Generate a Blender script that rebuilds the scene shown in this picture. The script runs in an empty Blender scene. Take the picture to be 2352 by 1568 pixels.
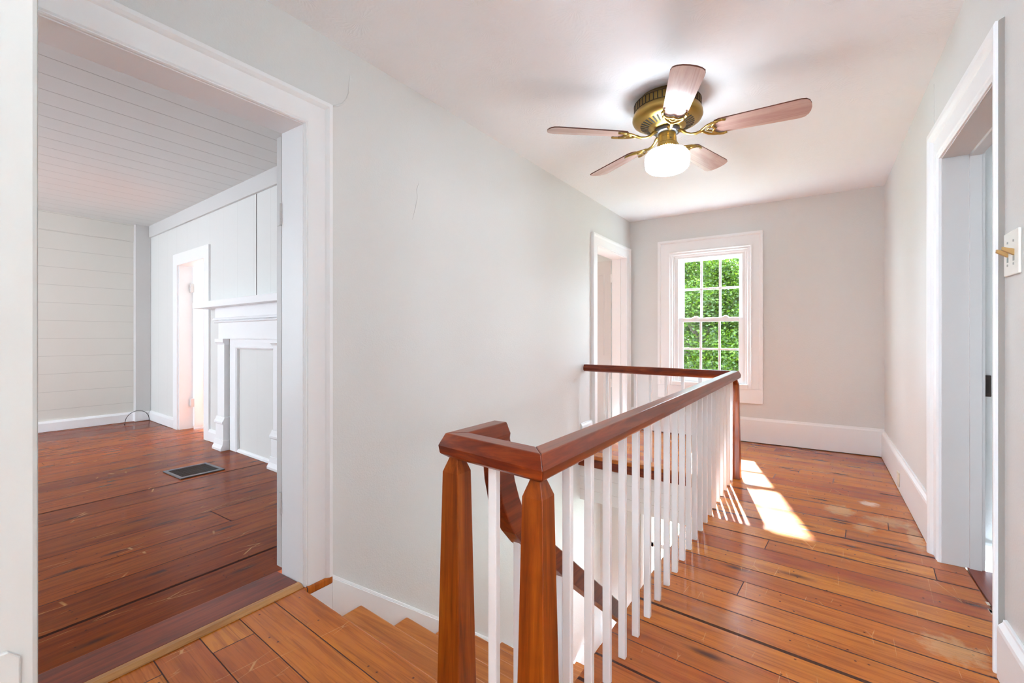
import bpy, math, random
from mathutils import Matrix, Vector
random.seed(7)
R = math.radians
sc = bpy.context.scene
col = sc.collection

# ------------------------------------------------------------ camera, world, sun, fill lamps, exposure
cam = bpy.data.objects.new('camera', bpy.data.cameras.new('camera'))
col.objects.link(cam); sc.camera = cam
cam.location = (0, 0, 1.0)
cam.rotation_euler = (R(90), 0, R(33.97))
cam.data.sensor_width = 36.0
cam.data.lens = 36.0 * 1045 / 2352
cam.data.shift_y = -10 / 2352
cam.data.clip_start = 0.02

sc.view_settings.view_transform = 'Standard'
sc.view_settings.look = 'None'
sc.view_settings.gamma = 1.0
sc.view_settings.use_curve_mapping = False
sc.view_settings.exposure = 1.88
sc.cycles.use_denoising = True
sc.cycles.max_bounces = 12
sc.cycles.diffuse_bounces = 8
sc.cycles.transparent_max_bounces = 16
sc.cycles.sample_clamp_indirect = 6
sc.cycles.caustics_reflective = False
sc.cycles.caustics_refractive = False

world = bpy.data.worlds.new('sky'); sc.world = world
world.use_nodes = True
wn = world.node_tree
wn.nodes['Background'].inputs[0].default_value = (0.68, 0.84, 1.0, 1)
wn.nodes['Background'].inputs[1].default_value = 6.8

sun = bpy.data.objects.new('sun', bpy.data.lights.new('sun', 'SUN'))
col.objects.link(sun)
sun.rotation_euler = Vector((0.274, -1.0, -0.79)).to_track_quat('-Z', 'Y').to_euler()
sun.location = (-4, 16, 14)
sun.data.energy = 23.0
sun.data.angle = R(1.3)
sun.data.color = (0.76, 0.89, 1.0)

def area(name, loc, direction, sx, sy, power, color=(1, 1, 1)):
    l = bpy.data.lights.new(name, 'AREA'); l.shape = 'RECTANGLE'
    l.size = sx; l.size_y = sy; l.energy = power; l.color = color
    o = bpy.data.objects.new(name, l); col.objects.link(o)
    o.location = loc
    o.rotation_euler = Vector(direction).to_track_quat('-Z', 'Z').to_euler()
    return o
# fill lamps added in unseen window openings around the hall, standing in for daylight
area('daylight_fill_front', (-1.35, -3.05, 1.35), (0, 1, -0.02), 1.2, 1.5, 10, (0.76, 0.89, 1.0))
area('daylight_fill_left', (-5.3, -2.45, 1.35), (-0.25, 1, -0.05), 1.1, 1.4, 17, (0.94, 0.96, 1.0))
area('daylight_fill_north', (-5.7, 4.55, 1.25), (0, -1, 0), 1.0, 1.5, 18, (0.86, 0.94, 1.0))
area("daylight_fill_right", (3.27, 2.55, 1.52), (-1, 0, 0), 0.45, 0.4, 3, (1.0, 0.97, 0.92))
area('daylight_fill_back', (-3.6, 5.2, 1.3), (0.2, -1, 0), 1.0, 1.2, 9, (0.86, 0.94, 1.0))
area('ceiling_fill', (-1.35, -0.85, 1.5), (0.15, 0.35, 0.92), 0.7, 0.7, 66, (0.74, 0.88, 1.0))  # added fill behind the camera, brightens the hall ceiling
area('portal_window', (-0.9, 4.99, 1.18), (0, -1, 0), 0.62, 1.26, 1).data.cycles.is_portal = True
area('portal_lower', (-0.95, 4.2, -0.86), (0, -1, 0), 0.62, 0.9, 1).data.cycles.is_portal = True

# ------------------------------------------------------------ material helpers
def new_mat(name):
    m = bpy.data.materials.new(name); m.use_nodes = True
    nt = m.node_tree
    return m, nt, nt.nodes['Principled BSDF']
class N:
    """small node helper"""
    def __init__(s, nt): s.nt = nt
    def node(s, t, **kw):
        n = s.nt.nodes.new(t)
        for k, v in kw.items(): setattr(n, k, v)
        return n
    def put(s, sock, v):
        if hasattr(v, 'is_output') or isinstance(v, bpy.types.NodeSocket): s.nt.links.new(v, sock)
        else: sock.default_value = v
    def math(s, op, a, b=None, c=None, clamp=False):
        n = s.node('ShaderNodeMath', operation=op, use_clamp=clamp)
        s.put(n.inputs[0], a)
        if b is not None: s.put(n.inputs[1], b)
        if c is not None: s.put(n.inputs[2], c)
        return n.outputs[0]
    def mix(s, f, a, b, blend='MIX'):
        n = s.node('ShaderNodeMix', data_type='RGBA', blend_type=blend)
        s.put(n.inputs[0], f); s.put(n.inputs[6], a); s.put(n.inputs[7], b)
        return n.outputs[2]
    def noise(s, vec, scale, detail=3, rough=0.5, dist=0.0, out=0):
        n = s.node('ShaderNodeTexNoise')
        if vec is not None: s.put(n.inputs['Vector'], vec)
        n.inputs['Scale'].default_value = scale; n.inputs['Detail'].default_value = detail
        n.inputs['Roughness'].default_value = rough; n.inputs['Distortion'].default_value = dist
        return n.outputs[out]
    def ramp(s, f, pts, interp='LINEAR'):
        n = s.node('ShaderNodeValToRGB'); n.color_ramp.interpolation = interp
        e = n.color_ramp.elements
        while len(e) < len(pts): e.new(0.5)
        for i, (p, c) in enumerate(pts):
            e[i].position = p; e[i].color = c if len(c) == 4 else (*c, 1)
        s.put(n.inputs[0], f)
        return n.outputs[0]
    def rng(s, f, a, b, c, d):
        n = s.node('ShaderNodeMapRange'); s.put(n.inputs[0], f)
        for i, v in enumerate((a, b, c, d)): n.inputs[i+1].default_value = v
        return n.outputs[0]
    def comb(s, x, y, z):
        n = s.node('ShaderNodeCombineXYZ')
        for i, v in enumerate((x, y, z)): s.put(n.inputs[i], v)
        return n.outputs[0]
    def sep(s, v):
        n = s.node('ShaderNodeSeparateXYZ'); s.put(n.inputs[0], v); return n.outputs
    def obj(s):
        return s.node('ShaderNodeTexCoord').outputs['Object']
    def bump(s, h, strength, dist, bsdf, normal=None):
        n = s.node('ShaderNodeBump'); s.put(n.inputs['Height'], h)
        n.inputs['Strength'].default_value = strength; n.inputs['Distance'].default_value = dist
        if normal is not None: s.put(n.inputs['Normal'], normal)
        s.nt.links.new(n.outputs[0], bsdf.inputs['Normal'])
        return n.outputs[0]
def srgb(r, g, b):
    f = lambda c: (c/255/12.92) if c/255 <= 0.04045 else ((c/255+0.055)/1.055)**2.4
    return (f(r), f(g), f(b), 1)

def paint(name, color, rough=0.6, bump_scale=0, bump_str=0.2, bump_dist=0.002, lines=None):
    """painted plaster or boards; lines = (axis, spacing, phase, width) draws the board joints"""
    m, nt, b = new_mat(name); n = N(nt)
    v = n.obj()
    c = n.mix(n.rng(n.noise(v, 1.7, 3), 0.3, 0.7, 0, 0.35), color, tuple(x*0.94 for x in color[:3]) + (1,))
    h = None
    if bump_scale:
        h = n.noise(v, bump_scale, 3, 0.55)
    if lines:
        ax, sp, ph, w = lines
        t = n.math('FRACT', n.math('DIVIDE', n.math('SUBTRACT', n.sep(v)[ax], ph), sp))
        d = n.math('MULTIPLY', n.math('MINIMUM', t, n.math('SUBTRACT', 1.0, t)), sp)
        g = n.rng(d, 0.0, w, 1, 0)
        c = n.mix(n.math('MULTIPLY', g, 0.45), c, srgb(120, 116, 108))
        g2 = n.math('MULTIPLY', g, -1.0)
        h = g2 if h is None else n.math('ADD', g2, n.math('MULTIPLY', h, 0.15))
    n.put(b.inputs['Base Color'], c)
    b.inputs['Roughness'].default_value = rough
    if h is not None: n.bump(h, bump_str, bump_dist, b)
    return m

def plank_floor(name, angle, width, phase, cols, gloss=0.24, joint=2.3, gap=0.0016, worn=None, seed=0.0, gapvar=1.0, spec=0.36):
    """varnished pine boards running at `angle` to the X axis"""
    m, nt, b = new_mat(name); n = N(nt)
    v = n.obj(); s = n.sep(v)
    ca, sa = math.cos(angle), math.sin(angle)
    u = n.math('ADD', n.math('MULTIPLY', s[0], ca), n.math('MULTIPLY', s[1], sa))        # along
    w = n.math('SUBTRACT', n.math('MULTIPLY', s[1], ca), n.math('MULTIPLY', s[0], sa))   # across
    q = n.math('DIVIDE', n.math('SUBTRACT', w, phase), width)
    bid = n.math('FLOOR', q); fr = n.math('SUBTRACT', q, bid)
    wn1 = n.node('ShaderNodeTexWhiteNoise', noise_dimensions='1D'); n.put(wn1.inputs['W'], n.math('ADD', bid, 13.7+seed))
    rb = wn1.outputs['Value']
    uj = n.math('DIVIDE', n.math('ADD', u, n.math('MULTIPLY', rb, 7.0)), joint)
    jid = n.math('FLOOR', uj); jf = n.math('SUBTRACT', uj, jid)
    wn2 = n.node('ShaderNodeTexWhiteNoise', noise_dimensions='2D')
    n.put(wn2.inputs['Vector'], n.comb(bid, jid, 0.0))
    rv = wn2.outputs['Value']; rc = n.sep(wn2.outputs['Color'])
    # grain
    off = n.math('MULTIPLY', rv, 37.0)
    gv = n.comb(n.math('ADD', n.math('MULTIPLY', u, 1.3), off), n.math('ADD', n.math('MULTIPLY', w, 17.0), off), off)
    g1 = n.noise(gv, 2.2, 6, 0.6, 0.7)
    gv2 = n.comb(n.math('MULTIPLY', u, 4.0), n.math('MULTIPLY', w, 150.0), off)
    g2 = n.noise(gv2, 1.2, 3, 0.6)
    big = n.noise(n.comb(n.math('MULTIPLY', u, 1.2), n.math('MULTIPLY', w, 5.0), off), 1.4, 3, 0.6, 0.5)
    base = n.ramp(rv, [(0.0, cols[0]), (0.35, cols[1]), (0.7, cols[2]), (1.0, cols[3])])
    c = n.mix(n.rng(g1, 0.45, 0.70, 0.0, 0.6), base, cols[4])
    c = n.mix(n.rng(big, 0.45, 0.75, 0.0, 0.5), c, cols[5])
    c = n.mix(n.rng(g2, 0.50, 0.72, 0.0, 0.4), c, cols[6])
    # knots and dark streaks
    kv = n.comb(n.math('ADD', n.math('MULTIPLY', u, 2.0), off), n.math('MULTIPLY', w, 8.2), off)
    wob = n.noise(v, 14, 2)
    vo = n.node('ShaderNodeTexVoronoi', voronoi_dimensions='2D'); n.put(vo.inputs['Vector'], kv); vo.inputs['Scale'].default_value = 1.0
    kd = n.math('ADD', vo.outputs['Distance'], n.math('MULTIPLY', n.math('SUBTRACT', wob, 0.5), 0.10))
    kc = n.sep(vo.outputs['Color'])
    ksel = n.math('GREATER_THAN', kc[0], 0.62)
    kn = n.math('MULTIPLY', n.rng(kd, 0.03, 0.17, 0.9, 0.0), ksel)
    c = n.mix(kn, c, srgb(70, 38, 26))
    # worn, pale scratches
    sv = n.node('ShaderNodeMapping'); n.put(sv.inputs['Vector'], v)
    sv.inputs['Rotation'].default_value = (0, 0, 0.6); sv.inputs['Scale'].default_value = (16, 3, 1)
    vs_ = n.node('ShaderNodeTexVoronoi', voronoi_dimensions='2D', feature='DISTANCE_TO_EDGE'); n.put(vs_.inputs['Vector'], sv.outputs[0]); vs_.inputs['Scale'].default_value = 1.0
    sm = n.math('MULTIPLY', n.rng(vs_.outputs[0], 0.008, 0.02, 0.55, 0), n.rng(n.noise(v, 6.0, 3), 0.56, 0.66, 0, 1))
    c = n.mix(sm, c, srgb(222, 164, 96))
    dots = n.node('ShaderNodeTexVoronoi', voronoi_dimensions='2D'); n.put(dots.inputs['Vector'], v); dots.inputs['Scale'].default_value = 21
    dsel = n.math('GREATER_THAN', n.sep(dots.outputs['Color'])[1], 0.86)
    c = n.mix(n.math('MULTIPLY', n.rng(dots.outputs['Distance'], 0.04, 0.10, 0.9, 0), dsel), c, srgb(70, 34, 20))
    if worn:
        for (wx, wy, rx, ry, colr, amt) in worn:
            dx = n.math('DIVIDE', n.math('SUBTRACT', s[0], wx), rx)
            dy = n.math('DIVIDE', n.math('SUBTRACT', s[1], wy), ry)
            d2 = n.math('ADD', n.math('MULTIPLY', dx, dx), n.math('MULTIPLY', dy, dy))
            no = n.noise(v, 26, 4, 0.65)
            mk = n.rng(n.math('ADD', d2, n.math('MULTIPLY', n.math('SUBTRACT', no, 0.5), 3.2)), 0.25, 1.25, amt*0.75, 0.0)
            c = n.mix(mk, c, colr)
    # gaps between the boards: width varies from board to board
    wn3 = n.node('ShaderNodeTexWhiteNoise', noise_dimensions='1D'); n.put(wn3.inputs['W'], n.math('ROUND', n.math('ADD', q, 3.3*0+seed)))
    gw = n.math('ADD', gap*0.5, n.math('MULTIPLY', n.math('POWER', wn3.outputs['Value'], 4.0), gap*2.2*gapvar))
    dist = n.math('MULTIPLY', n.math('MINIMUM', fr, n.math('SUBTRACT', 1.0, fr)), width)
    gp = n.math('LESS_THAN', dist, gw)
    jd = n.math('MULTIPLY', n.math('MINIMUM', jf, n.math('SUBTRACT', 1.0, jf)), joint)
    gj = n.math('LESS_THAN', jd, gap*0.55)
    gg = n.math('MAXIMUM', gp, gj)
    c = n.mix(n.math('MULTIPLY', gg, 0.9), c, srgb(48, 20, 10))
    n.put(b.inputs['Base Color'], c)
    ro = n.rng(n.noise(v, 4.0, 2, 0.5), 0.1, 0.9, gloss*0.85, gloss*1.2)
    n.put(b.inputs['Roughness'], n.mix(gg, ro, (0.7, 0.7, 0.7, 1)))
    b.inputs['Specular IOR Level'].default_value = spec
    b.inputs['Coat Weight'].default_value = 0.03
    b.inputs['Coat Roughness'].default_value = 0.12
    h = n.math('ADD', n.math('MULTIPLY', gg, -1.0), n.math('MULTIPLY', n.noise(gv, 1.5, 2), 0.5))
    n.bump(h, 0.35, 0.0015, b)
    return m

def wood(name, axis, c1, c2, c3, gloss=0.3, scale=1.0):
    m, nt, b = new_mat(name); n = N(nt)
    mp = n.node('ShaderNodeMapping'); n.put(mp.inputs['Vector'], n.obj())
    sc_ = [38*scale, 38*scale, 38*scale]; sc_[axis] = 2.2*scale
    mp.inputs['Scale'].default_value = sc_
    g = n.noise(mp.outputs[0], 1.0, 6, 0.62, 0.9)
    g2 = n.noise(mp.outputs[0], 3.5, 3, 0.6, 0.2)
    bl = n.noise(n.obj(), 7, 3, 0.6)
    c = n.ramp(g, [(0.25, c2), (0.5, c1), (0.72, c3)])
    c = n.mix(n.rng(g2, 0.5, 0.75, 0, 0.35), c, c2)
    c = n.mix(n.rng(bl, 0.55, 0.8, 0, 0.5), c, c2)
    n.put(b.inputs['Base Color'], c)
    b.inputs['Roughness'].default_value = gloss
    b.inputs['Coat Weight'].default_value = 0.1; b.inputs['Coat Roughness'].default_value = 0.15
    b.inputs['Specular IOR Level'].default_value = 0.35
    n.bump(g2, 0.15, 0.001, b)
    return m

def plain(name, color, rough=0.5, metal=0.0, bump=0):
    m, nt, b = new_mat(name); n = N(nt)
    c = n.mix(n.rng(n.noise(n.obj(), 9, 3), 0.3, 0.7, 0, 0.3), color, tuple(x*0.8 for x in color[:3]) + (1,))
    n.put(b.inputs['Base Color'], c)
    b.inputs['Roughness'].default_value = rough; b.inputs['Metallic'].default_value = metal
    return m

M = {}
M['wall'] = paint('wall_paint', srgb(217, 218, 216), 0.55, 150, 0.55, 0.0022)
M['ceiling'] = paint('ceiling_paint', srgb(240, 243, 246), 0.6)
def ceiling_texture():
    m = M['ceiling']; nt = m.node_tree; n = N(nt); b = nt.nodes['Principled BSDF']
    v = n.obj()
    vo = n.node('ShaderNodeTexVoronoi'); vo.inputs['Scale'].default_value = 5.5; n.put(vo.inputs['Vector'], v)
    d = n.node('ShaderNodeVectorMath', operation='SUBTRACT'); n.put(d.inputs[0], v); n.put(d.inputs[1], vo.outputs['Position'])
    p = n.sep(d.outputs[0])
    ang = n.math('ARCTAN2', p[1], p[0])
    st = n.math('SINE', n.math('ADD', n.math('MULTIPLY', ang, 16.0), n.math('MULTIPLY', n.noise(v, 20, 2), 9.0)))
    st = n.math('POWER', n.math('ABSOLUTE', st), 3.0)
    st = n.math('MULTIPLY', st, n.rng(n.noise(v, 9, 2), 0.4, 0.6, 0.0, 1.0))
    h = n.math('ADD', n.math('MULTIPLY', st, 0.5), n.noise(v, 60, 4, 0.6))
    n.bump(h, 0.35, 0.003, b)
ceiling_texture()
M['trim'] = paint('trim_paint', srgb(238, 240, 241), 0.38, 30, 0.08, 0.001)
M['trim_grey'] = paint('trim_paint_darkened', srgb(206, 205, 203), 0.45, 60, 0.2, 0.001)  # grey trim, darkened further in place of shade on the right door jamb
M['left_wall'] = paint('shiplap_paint', srgb(218, 216, 208), 0.5, 40, 0.4, 0.002, lines=(2, 0.1885, 0.045, 0.0028))
M['left_vert'] = paint('vertical_board_paint', srgb(218, 219, 216), 0.5, 40, 0.4, 0.002, lines=(0, 0.305, 0.05, 0.0016))
M['left_ceiling'] = paint('ceiling_board_paint', srgb(219, 221, 219), 0.5, 25, 0.6, 0.004, lines=(0, 0.205, 0.06, 0.005))
M['well_boards'] = paint('well_board_paint', srgb(232, 232, 230), 0.5, 30, 0.3, 0.002, lines=(2, 0.11, 0.02, 0.002))
hallc = [srgb(178, 92, 28), srgb(196, 112, 36), srgb(162, 74, 28), srgb(202, 122, 36), srgb(120, 50, 22), srgb(206, 126, 38), srgb(84, 34, 16)]
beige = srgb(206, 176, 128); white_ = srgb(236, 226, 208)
M['floor'] = plank_floor('pine_floor', -0.075, 0.1255, 0.92, hallc, 0.24, 2.6, 0.0036,
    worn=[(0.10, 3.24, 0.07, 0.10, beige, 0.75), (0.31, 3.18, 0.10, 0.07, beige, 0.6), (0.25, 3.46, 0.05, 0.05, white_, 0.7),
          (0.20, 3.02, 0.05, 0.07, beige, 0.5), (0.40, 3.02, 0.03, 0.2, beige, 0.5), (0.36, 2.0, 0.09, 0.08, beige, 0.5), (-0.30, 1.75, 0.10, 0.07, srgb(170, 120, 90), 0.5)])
leftc = [srgb(136, 58, 20), srgb(150, 70, 22), srgb(122, 50, 20), srgb(158, 76, 24), srgb(82, 32, 14), srgb(156, 84, 26), srgb(64, 26, 12)]
M['floor_left'] = plank_floor('wide_pine_floor', R(90), 0.2475, 3.612-0.2475*20, leftc, 0.22, 3.4, 0.0055, seed=5.0, spec=0.05)
M['landing'] = M['floor']
redc = (srgb(150, 62, 32), srgb(104, 40, 22), srgb(178, 92, 50))
M['rail_x'] = wood('rail_wood_across', 0, srgb(112, 40, 14), srgb(62, 20, 10), srgb(148, 66, 24), 0.28)
M['rail_y'] = wood('rail_wood_along', 1, srgb(120, 48, 20), srgb(72, 26, 12), srgb(152, 72, 30), 0.28)
M['newel'] = wood('newel_wood', 2, srgb(134, 60, 12), srgb(82, 28, 8), srgb(160, 84, 18), 0.33)
M['tread'] = wood('tread_wood', 0, srgb(196, 118, 48), srgb(150, 78, 34), srgb(214, 140, 66), 0.35, 0.6)
M['oak'] = wood('oak_strip_wood', 1, srgb(190, 138, 84), srgb(150, 98, 56), srgb(206, 158, 104), 0.45)
M['redboard'] = wood('threshold_wood', 1, srgb(116, 42, 18), srgb(76, 26, 12), srgb(146, 62, 26), 0.33)
M['brass'] = plain('antique_brass', srgb(176, 146, 80), 0.32, 1.0)
M['brass_dark'] = plain('dark_slot', srgb(34, 26, 16), 0.6)
M['blade'] = wood('blade_veneer', 0, srgb(204, 174, 164), srgb(176, 138, 128), srgb(216, 192, 184), 0.22, 0.5)
M['blade_edge'] = plain('blade_edge', srgb(96, 50, 34), 0.4)
M['chrome'] = plain('dark_steel', srgb(120, 120, 124), 0.3, 1.0)
M['ivory'] = plain('ivory_plastic', srgb(236, 234, 226), 0.35)
M['toggle'] = plain('tan_toggle', srgb(176, 140, 84), 0.4)
M['screw'] = plain('screw_metal', srgb(150, 148, 142), 0.4, 0.6)
M['dark'] = plain('dark_metal', srgb(58, 48, 42), 0.5, 0.3)
M['black'] = plain('black_cable', srgb(40, 40, 42), 0.5)
M['grille'] = plain('grille_metal', srgb(34, 30, 26), 0.45, 0.4)
M['grille_frame'] = plain('register_frame', srgb(112, 114, 118), 0.4, 0.6)
M['shadowgap'] = plain('board_gap', srgb(60, 50, 42), 0.9)
M['dirt'] = plain('dust', srgb(210, 196, 178), 0.9)
def glass_mat():
    m, nt, b = new_mat('window_glass'); n = N(nt)
    nt.nodes.remove(b)
    tr = n.node('ShaderNodeBsdfTransparent'); gl = n.node('ShaderNodeBsdfGlossy'); gl.inputs['Roughness'].default_value = 0.02
    mx = n.node('ShaderNodeMixShader'); mx.inputs[0].default_value = 0.05
    nt.links.new(tr.outputs[0], mx.inputs[1]); nt.links.new(gl.outputs[0], mx.inputs[2])
    nt.links.new(mx.outputs[0], nt.nodes['Material Output'].inputs[0])
    return m
M['glass'] = glass_mat()
def globe_mat():
    m, nt, b = new_mat('opal_globe')
    b.inputs['Base Color'].default_value = (0.95, 0.95, 0.93, 1)
    b.inputs['Emission Color'].default_value = (0.81, 0.915, 1.0, 1)
    b.inputs['Emission Strength'].default_value = 6.8
    return m
M['globe'] = globe_mat()
def leaf_mat(name, c1, c2):
    m, nt, b = new_mat(name); n = N(nt)
    nt.nodes.remove(b)
    g = n.node('ShaderNodeNewGeometry')
    r = g.outputs['Random Per Island']
    c = n.ramp(r, [(0, c1), (1, c2)])
    d = n.node('ShaderNodeBsdfDiffuse'); t = n.node('ShaderNodeBsdfTranslucent')
    n.put(d.inputs[0], c); n.put(t.inputs[0], c)
    gl = n.node('ShaderNodeBsdfGlossy'); gl.inputs['Roughness'].default_value = 0.35
    mx = n.node('ShaderNodeMixShader'); mx.inputs[0].default_value = 0.55
    nt.links.new(d.outputs[0], mx.inputs[1]); nt.links.new(t.outputs[0], mx.inputs[2])
    m2 = n.node('ShaderNodeMixShader'); m2.inputs[0].default_value = 0.02
    nt.links.new(mx.outputs[0], m2.inputs[1]); nt.links.new(gl.outputs[0], m2.inputs[2])
    nt.links.new(m2.outputs[0], nt.nodes['Material Output'].inputs[0])
    return m
M['leaf_a'] = leaf_mat('leaf_green', srgb(30, 56, 8), srgb(76, 98, 18))
M['leaf_b'] = leaf_mat('leaf_deep_green', srgb(22, 46, 12), srgb(54, 80, 22))
M['leaf_c'] = leaf_mat('leaf_yellow_green', srgb(40, 60, 20), srgb(76, 92, 36))
M['bark'] = plain('bark', srgb(70, 58, 50), 0.9)
M['lawn'] = plain('pale_gravel', srgb(172, 174, 150), 0.9)

# ------------------------------------------------------------ mesh builder
ROOT = {}
class MB:
    def __init__(s, xf=None): s.v = []; s.f = []; s.xf = xf
    def add(s, vs, fs):
        o = len(s.v)
        s.v += [tuple(s.xf(*p)) if s.xf else tuple(p) for p in vs]
        s.f += [tuple(i+o for i in f) for f in fs]
        return s
    def box(s, x0, x1, y0, y1, z0, z1):
        return s.add([(x0,y0,z0),(x1,y0,z0),(x1,y1,z0),(x0,y1,z0),(x0,y0,z1),(x1,y0,z1),(x1,y1,z1),(x0,y1,z1)],
                     [(0,3,2,1),(4,5,6,7),(0,1,5,4),(1,2,6,5),(2,3,7,6),(3,0,4,7)])
    def prism(s, poly, axis, a, b):
        """poly in the two other axes (cyclic order), extruded along axis from a to b"""
        def P(p, t):
            return {0: (t, p[0], p[1]), 1: (p[0], t, p[1]), 2: (p[0], p[1], t)}[axis]
        n = len(poly)
        vs = [P(p, a) for p in poly] + [P(p, b) for p in poly]
        fs = [tuple(range(n-1, -1, -1)), tuple(range(n, 2*n))] + [(i, (i+1) % n, n+(i+1) % n, n+i) for i in range(n)]
        return s.add(vs, fs)
    def taper(s, cx, cy, levels):
        """square tower: levels = [(z, half)]"""
        vs = []
        for z, h in levels: vs += [(cx-h,cy-h,z),(cx+h,cy-h,z),(cx+h,cy+h,z),(cx-h,cy+h,z)]
        k = len(levels); fs = [(3,2,1,0), tuple(4*(k-1)+i for i in range(4))]
        for j in range(k-1):
            for i in range(4): fs.append((4*j+i, 4*j+(i+1)%4, 4*j+4+(i+1)%4, 4*j+4+i))
        return s.add(vs, fs)
    def lathe(s, prof, c, n=40):
        vs = []; k = len(prof)
        for r, z in prof:
            for i in range(n):
                a = 2*math.pi*i/n; vs.append((c[0]+r*math.cos(a), c[1]+r*math.sin(a), c[2]+z))
        fs = [(j*n+i, j*n+(i+1)%n, (j+1)*n+(i+1)%n, (j+1)*n+i) for j in range(k-1) for i in range(n)]
        fs += [tuple(range(n-1,-1,-1)), tuple((k-1)*n+i for i in range(n))]
        return s.add(vs, fs)
    def tube(s, pts, r, n=8, flat=1.0):
        pts = [Vector(p) for p in pts]; rings = []
        up = Vector((0,0,1))
        for i, p in enumerate(pts):
            t = (pts[min(i+1,len(pts)-1)] - pts[max(i-1,0)]).normalized()
            a = t.cross(up)
            if a.length < 0.05: a = t.cross(Vector((1,0,0)))
            a.normalize(); b = a.cross(t).normalized()
            rr = r[i] if isinstance(r, (list, tuple)) else r
            rings.append([tuple(p + a*rr*math.cos(2*math.pi*k/n) + b*rr*flat*math.sin(2*math.pi*k/n)) for k in range(n)])
        vs = [q for g in rings for q in g]
        fs = [(j*n+i, j*n+(i+1)%n, (j+1)*n+(i+1)%n, (j+1)*n+i) for j in range(len(pts)-1) for i in range(n)]
        fs += [tuple(range(n-1,-1,-1)), tuple((len(pts)-1)*n+i for i in range(n))]
        return s.add(vs, fs)
    def build(s, name, mat, parent=None, bevel=0, smooth=False, loc=None):
        me = bpy.data.meshes.new(name)
        o = bpy.data.objects.new(name, me)
        off = Vector((0,0,0))
        if parent is not None:
            off = Vector(ROOT.get(parent.name, (0,0,0)))
            ROOT[o.name] = tuple(off)
        if loc is not None and parent is None: off = Vector(loc); o.location = loc
        me.from_pydata([tuple(Vector(p)-off) for p in s.v], [], s.f)
        me.validate(); me.update()
        import bmesh
        bm = bmesh.new(); bm.from_mesh(me)
        bmesh.ops.recalc_face_normals(bm, faces=bm.faces)
        bm.to_mesh(me); bm.free()
        me.materials.append(mat)
        col.objects.link(o)
        if parent is not None: o.parent = parent
        if smooth:
            for p in me.polygons: p.use_smooth = True
        if bevel:
            b = o.modifiers.new('bevel', 'BEVEL'); b.width = bevel; b.segments = 2; b.limit_method = 'ANGLE'; b.angle_limit = R(40)
        return o
def thing(name, label, cat, loc=(0,0,0), group=None):
    o = bpy.data.objects.new(name, None); col.objects.link(o); o.location = loc
    o.empty_display_size = 0.1
    ROOT[o.name] = tuple(loc)
    o['label'] = label; o['category'] = cat
    if group: o['group'] = group
    return o
def structure(name, loc=(0,0,0)):
    o = bpy.data.objects.new(name, None); col.objects.link(o); o.location = loc; ROOT[o.name] = tuple(loc)
    o['kind'] = 'structure'; return o
def struct(o, label=None):
    o['kind'] = 'structure'
    if label: o['label'] = label
    return o
def tag(o, label, cat, group=None):
    o['label'] = label; o['category'] = cat
    if group: o['group'] = group
    return o
def casing_frame(mb, a0, a1, top, prof, put, bottom=0.0):
    """mitred door casing around the opening a0..a1 x bottom..top; prof = [(outwards, proud)]"""
    vs = []
    for d, h in prof:
        for a, z in ((a0-d, bottom), (a0-d, top+d), (a1+d, top+d), (a1+d, bottom)):
            vs.append(put(a, z, h))
    fs = []
    k = len(prof)
    for j in range(k):
        j2 = (j+1) % k
        for i in range(3): fs.append((j*4+i, j*4+i+1, j2*4+i+1, j2*4+i))
    fs.append(tuple(j*4 for j in range(k))); fs.append(tuple(j*4+3 for j in range(k)))
    mb.add(vs, fs)
def cprof(w, t=0.016, band=0.028):
    return [(0.003, -0.004), (0.003, t*0.7), (0.006, t), (0.012, t*0.7), (0.016, t), (w-0.032, t), (w-0.027, band*0.75), (w-0.018, band),
            (w-0.004, band), (w, band*0.8), (w, -0.004)]

XL, XR, YF, ZC = -1.717, 0.455, 4.87, 2.262

# ------------------------------------------------------------ hall shell
m = MB()
m.box(XL-0.135, XL, -0.05, 0.221, 0, ZC+0.05)
m.box(XL-0.135, XL, 0.221, 1.059, 1.871, ZC+0.05)
m.box(XL-0.135, XL, 1.059, 3.936, 0, ZC+0.05)
m.box(XL-0.135, XL, 3.936, 4.737, 1.859, ZC+0.05)
m.box(XL-0.135, XL, 4.737, 5.0, 0, ZC+0.05)
m.box(XL-0.135, XL, 0.9, 4.2, -2.0, 0.0)
wl = struct(m.build('wall_left', M['wall']))
MB().tube([(XL+0.0, 1.175, 1.98), (XL, 1.20, 1.992), (XL, 1.228, 2.013), (XL, 1.250, 2.045), (XL, 1.2585, 2.072), (XL, 1.262, 2.12), (XL, 1.272, 2.175)],
          [0.003, 0.005, 0.004, 0.004, 0.003, 0.002, 0.001], 6).build('plaster_crack', M['wall'], wl, smooth=True)
MB().tube([(XL, 1.64, 1.60), (XL, 1.66, 1.66), (XL, 1.675, 1.72), (XL, 1.67, 1.76), (XL, 1.69, 1.81)], [0.001, 0.0025, 0.002, 0.0025, 0.001], 6).build('plaster_crack', M['wall'], wl, smooth=True)

m = MB()
m.box(XL, -1.237, YF, YF+0.13, 0, ZC+0.05); m.box(-0.583, 0.6, YF, YF+0.13, 0, ZC+0.05)
m.box(-1.237, -0.583, YF, YF+0.13, 0, 0.51); m.box(-1.237, -0.583, YF, YF+0.13, 1.829, ZC+0.05)
struct(m.build('wall_far', M['wall']))

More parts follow.
